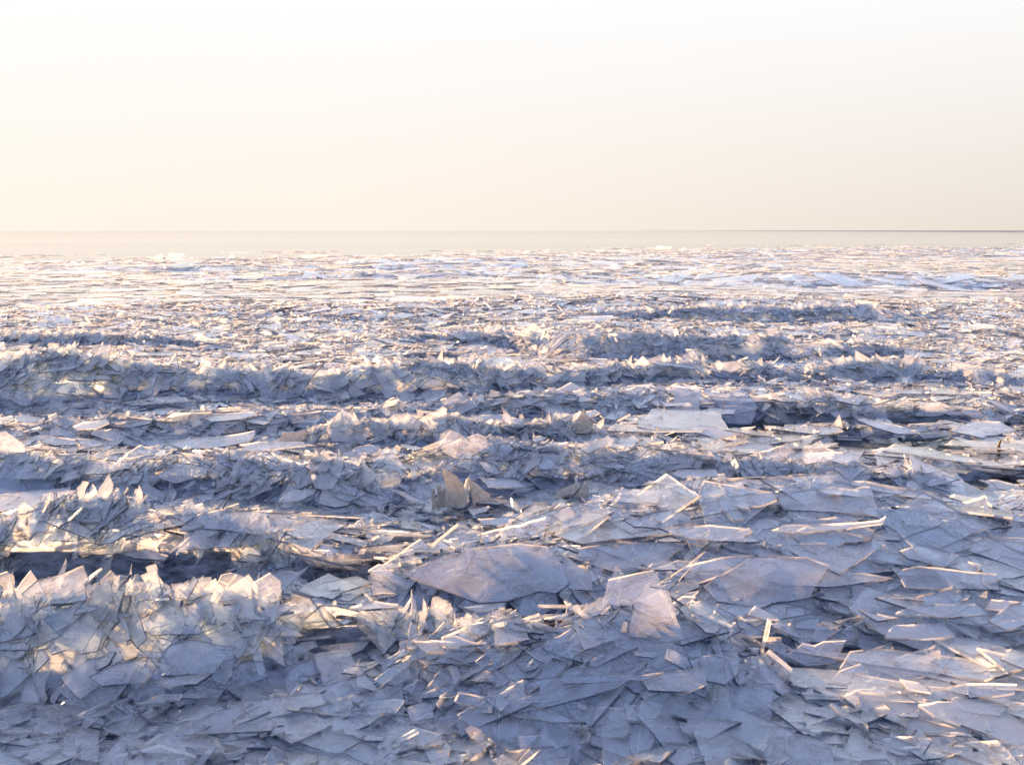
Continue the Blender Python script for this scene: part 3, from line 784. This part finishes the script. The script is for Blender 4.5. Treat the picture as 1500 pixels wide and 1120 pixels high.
# ------------------------------------------------------------------ a dark splinter stuck in the ice at the right
hit = ray_hit(1463, 660)
mw, nt = new_mat('dark_wet_wood'); n = N(nt)
wn = n('ShaderNodeTexNoise', {'Vector': n('ShaderNodeNewGeometry').outputs['Position'], 'Scale': 60.0, 'Detail': 4.0}).outputs['Fac']
wr = n('ShaderNodeValToRGB', {'Fac': wn}); wr.color_ramp.elements[0].color = (.012, .008, .006, 1); wr.color_ramp.elements[1].color = (.07, .045, .03, 1)
n.out(n('ShaderNodeBsdfPrincipled', {'Base Color': wr.outputs['Color'], 'Roughness': .5}).outputs[0])
prof = [(-.05, 0, .016), (.0, .004, .016), (.05, -.003, .013), (.085, .006, .011), (.11, .016, .004)]
V, Fc = [], []
for z, dx, r in prof:
    for k in range(7):
        a = 2 * math.pi * k / 7; V.append((dx + r * math.cos(a) * (1 + .2 * math.sin(3 * a)), r * math.sin(a), z))
for j in range(len(prof) - 1):
    Fc += [(j * 7 + k, j * 7 + (k + 1) % 7, j * 7 + 7 + (k + 1) % 7, j * 7 + 7 + k) for k in range(7)]
Fc += [tuple(range(6, -1, -1)), tuple(range(len(V) - 7, len(V)))]
o = mesh_obj('wood_splinter', V, Fc, [mw]); o.location = hit
o['label'] = 'small dark splinter standing upright in the pale ice near the right border'; o['category'] = 'splinter'

# ------------------------------------------------------------------ light
SKY_GAIN = .166
SUN_AZ, SUN_EL = R(-43), R(13)              # azimuth from the view direction (+Y), negative to the left
W = bpy.data.worlds.new('World'); S.world = W; W.use_nodes = True
nt = W.node_tree; nt.nodes.clear(); n = N(nt)
sky = n('ShaderNodeTexSky', sky_type='NISHITA', sun_disc=False, sun_elevation=SUN_EL, sun_rotation=SUN_AZ)
vdir = n('ShaderNodeTexCoord').outputs['Generated']
sep = n('ShaderNodeSeparateXYZ', {'Vector': vdir})
elev = n.math('MAXIMUM', sep.outputs['Z'], 0.0)
# nearness to the sun's side of the sky, 0..1
side = n.math('ADD', n.math('MULTIPLY', sep.outputs['X'], .5 * math.sin(SUN_AZ)), n.math('MULTIPLY', sep.outputs['Y'], .5 * math.cos(SUN_AZ)))
side = n.math('ADD', side, .5, clamp=True)
def ramp(fac, stops):
    r = n('ShaderNodeValToRGB', {'Fac': fac}); e = r.color_ramp.elements
    while len(e) < len(stops): e.new(.5)
    for el, (p, c) in zip(e, stops): el.position = p; el.color = (*c, 1)
    return r.outputs['Color']
low_sun = ramp(elev, [(0, (1.06, .95, .835)), (.08, (1.07, .985, .91)), (.2, (1.06, 1.055, 1.05)), (.40, (1.28, 1.38, 1.66)), (1, (.76, .90, 1.56))])
low_far = ramp(elev, [(0, (.64, .58, .53)), (.08, (.82, .775, .73)), (.2, (1.02, 1.02, 1.02)), (.40, (1.12, 1.25, 1.66)), (1, (.76, .90, 1.56))])
hz = n('ShaderNodeMix', {'Factor': n('ShaderNodeMapRange', {'Value': side, 'From Min': .35, 'From Max': .92}).outputs[0]}, data_type='RGBA')
rgba = {q.name: q for q in hz.inputs if q.type == 'RGBA'}
nt.links.new(low_far, rgba['A']); nt.links.new(low_sun, rgba['B'])
haze = n('ShaderNodeVectorMath', {0: [q for q in hz.outputs if q.type == 'RGBA'][0], 'Scale': SKY_GAIN}, operation='SCALE')
phys = n('ShaderNodeVectorMath', {0: sky.outputs[0], 'Scale': .0003}, operation='SCALE')
tot = n('ShaderNodeVectorMath', {0: haze.outputs[0], 1: phys.outputs[0]}, operation='ADD')
bg = n('ShaderNodeBackground', {'Color': tot.outputs[0], 'Strength': 1.0})
wo = nt.nodes.new('ShaderNodeOutputWorld'); nt.links.new(bg.outputs[0], wo.inputs[0])
L = bpy.data.lights.new('sun', 'SUN'); L.energy = 5.0; L.angle = R(.5); L.color = (1, .55, .24)
so = bpy.data.objects.new('sun', L); COL.objects.link(so)
d = Vector((math.sin(SUN_AZ) * math.cos(SUN_EL), math.cos(SUN_AZ) * math.cos(SUN_EL), math.sin(SUN_EL)))
so.rotation_euler = d.to_track_quat('Z', 'Y').to_euler(); so.location = d * 50

S.view_settings.view_transform = 'Standard'; S.view_settings.look = 'None'
S.view_settings.exposure = 2.5; S.view_settings.gamma = 1
S.cycles.use_adaptive_sampling = True; S.cycles.adaptive_threshold = .03; S.cycles.use_denoising = True
S.cycles.max_bounces = 10; S.cycles.diffuse_bounces = 3; S.cycles.glossy_bounces = 3; S.cycles.transmission_bounces = 4
S.cycles.transparent_max_bounces = 14
S.cycles.caustics_reflective = False; S.cycles.caustics_refractive = False
S.cycles.sample_clamp_indirect = 6
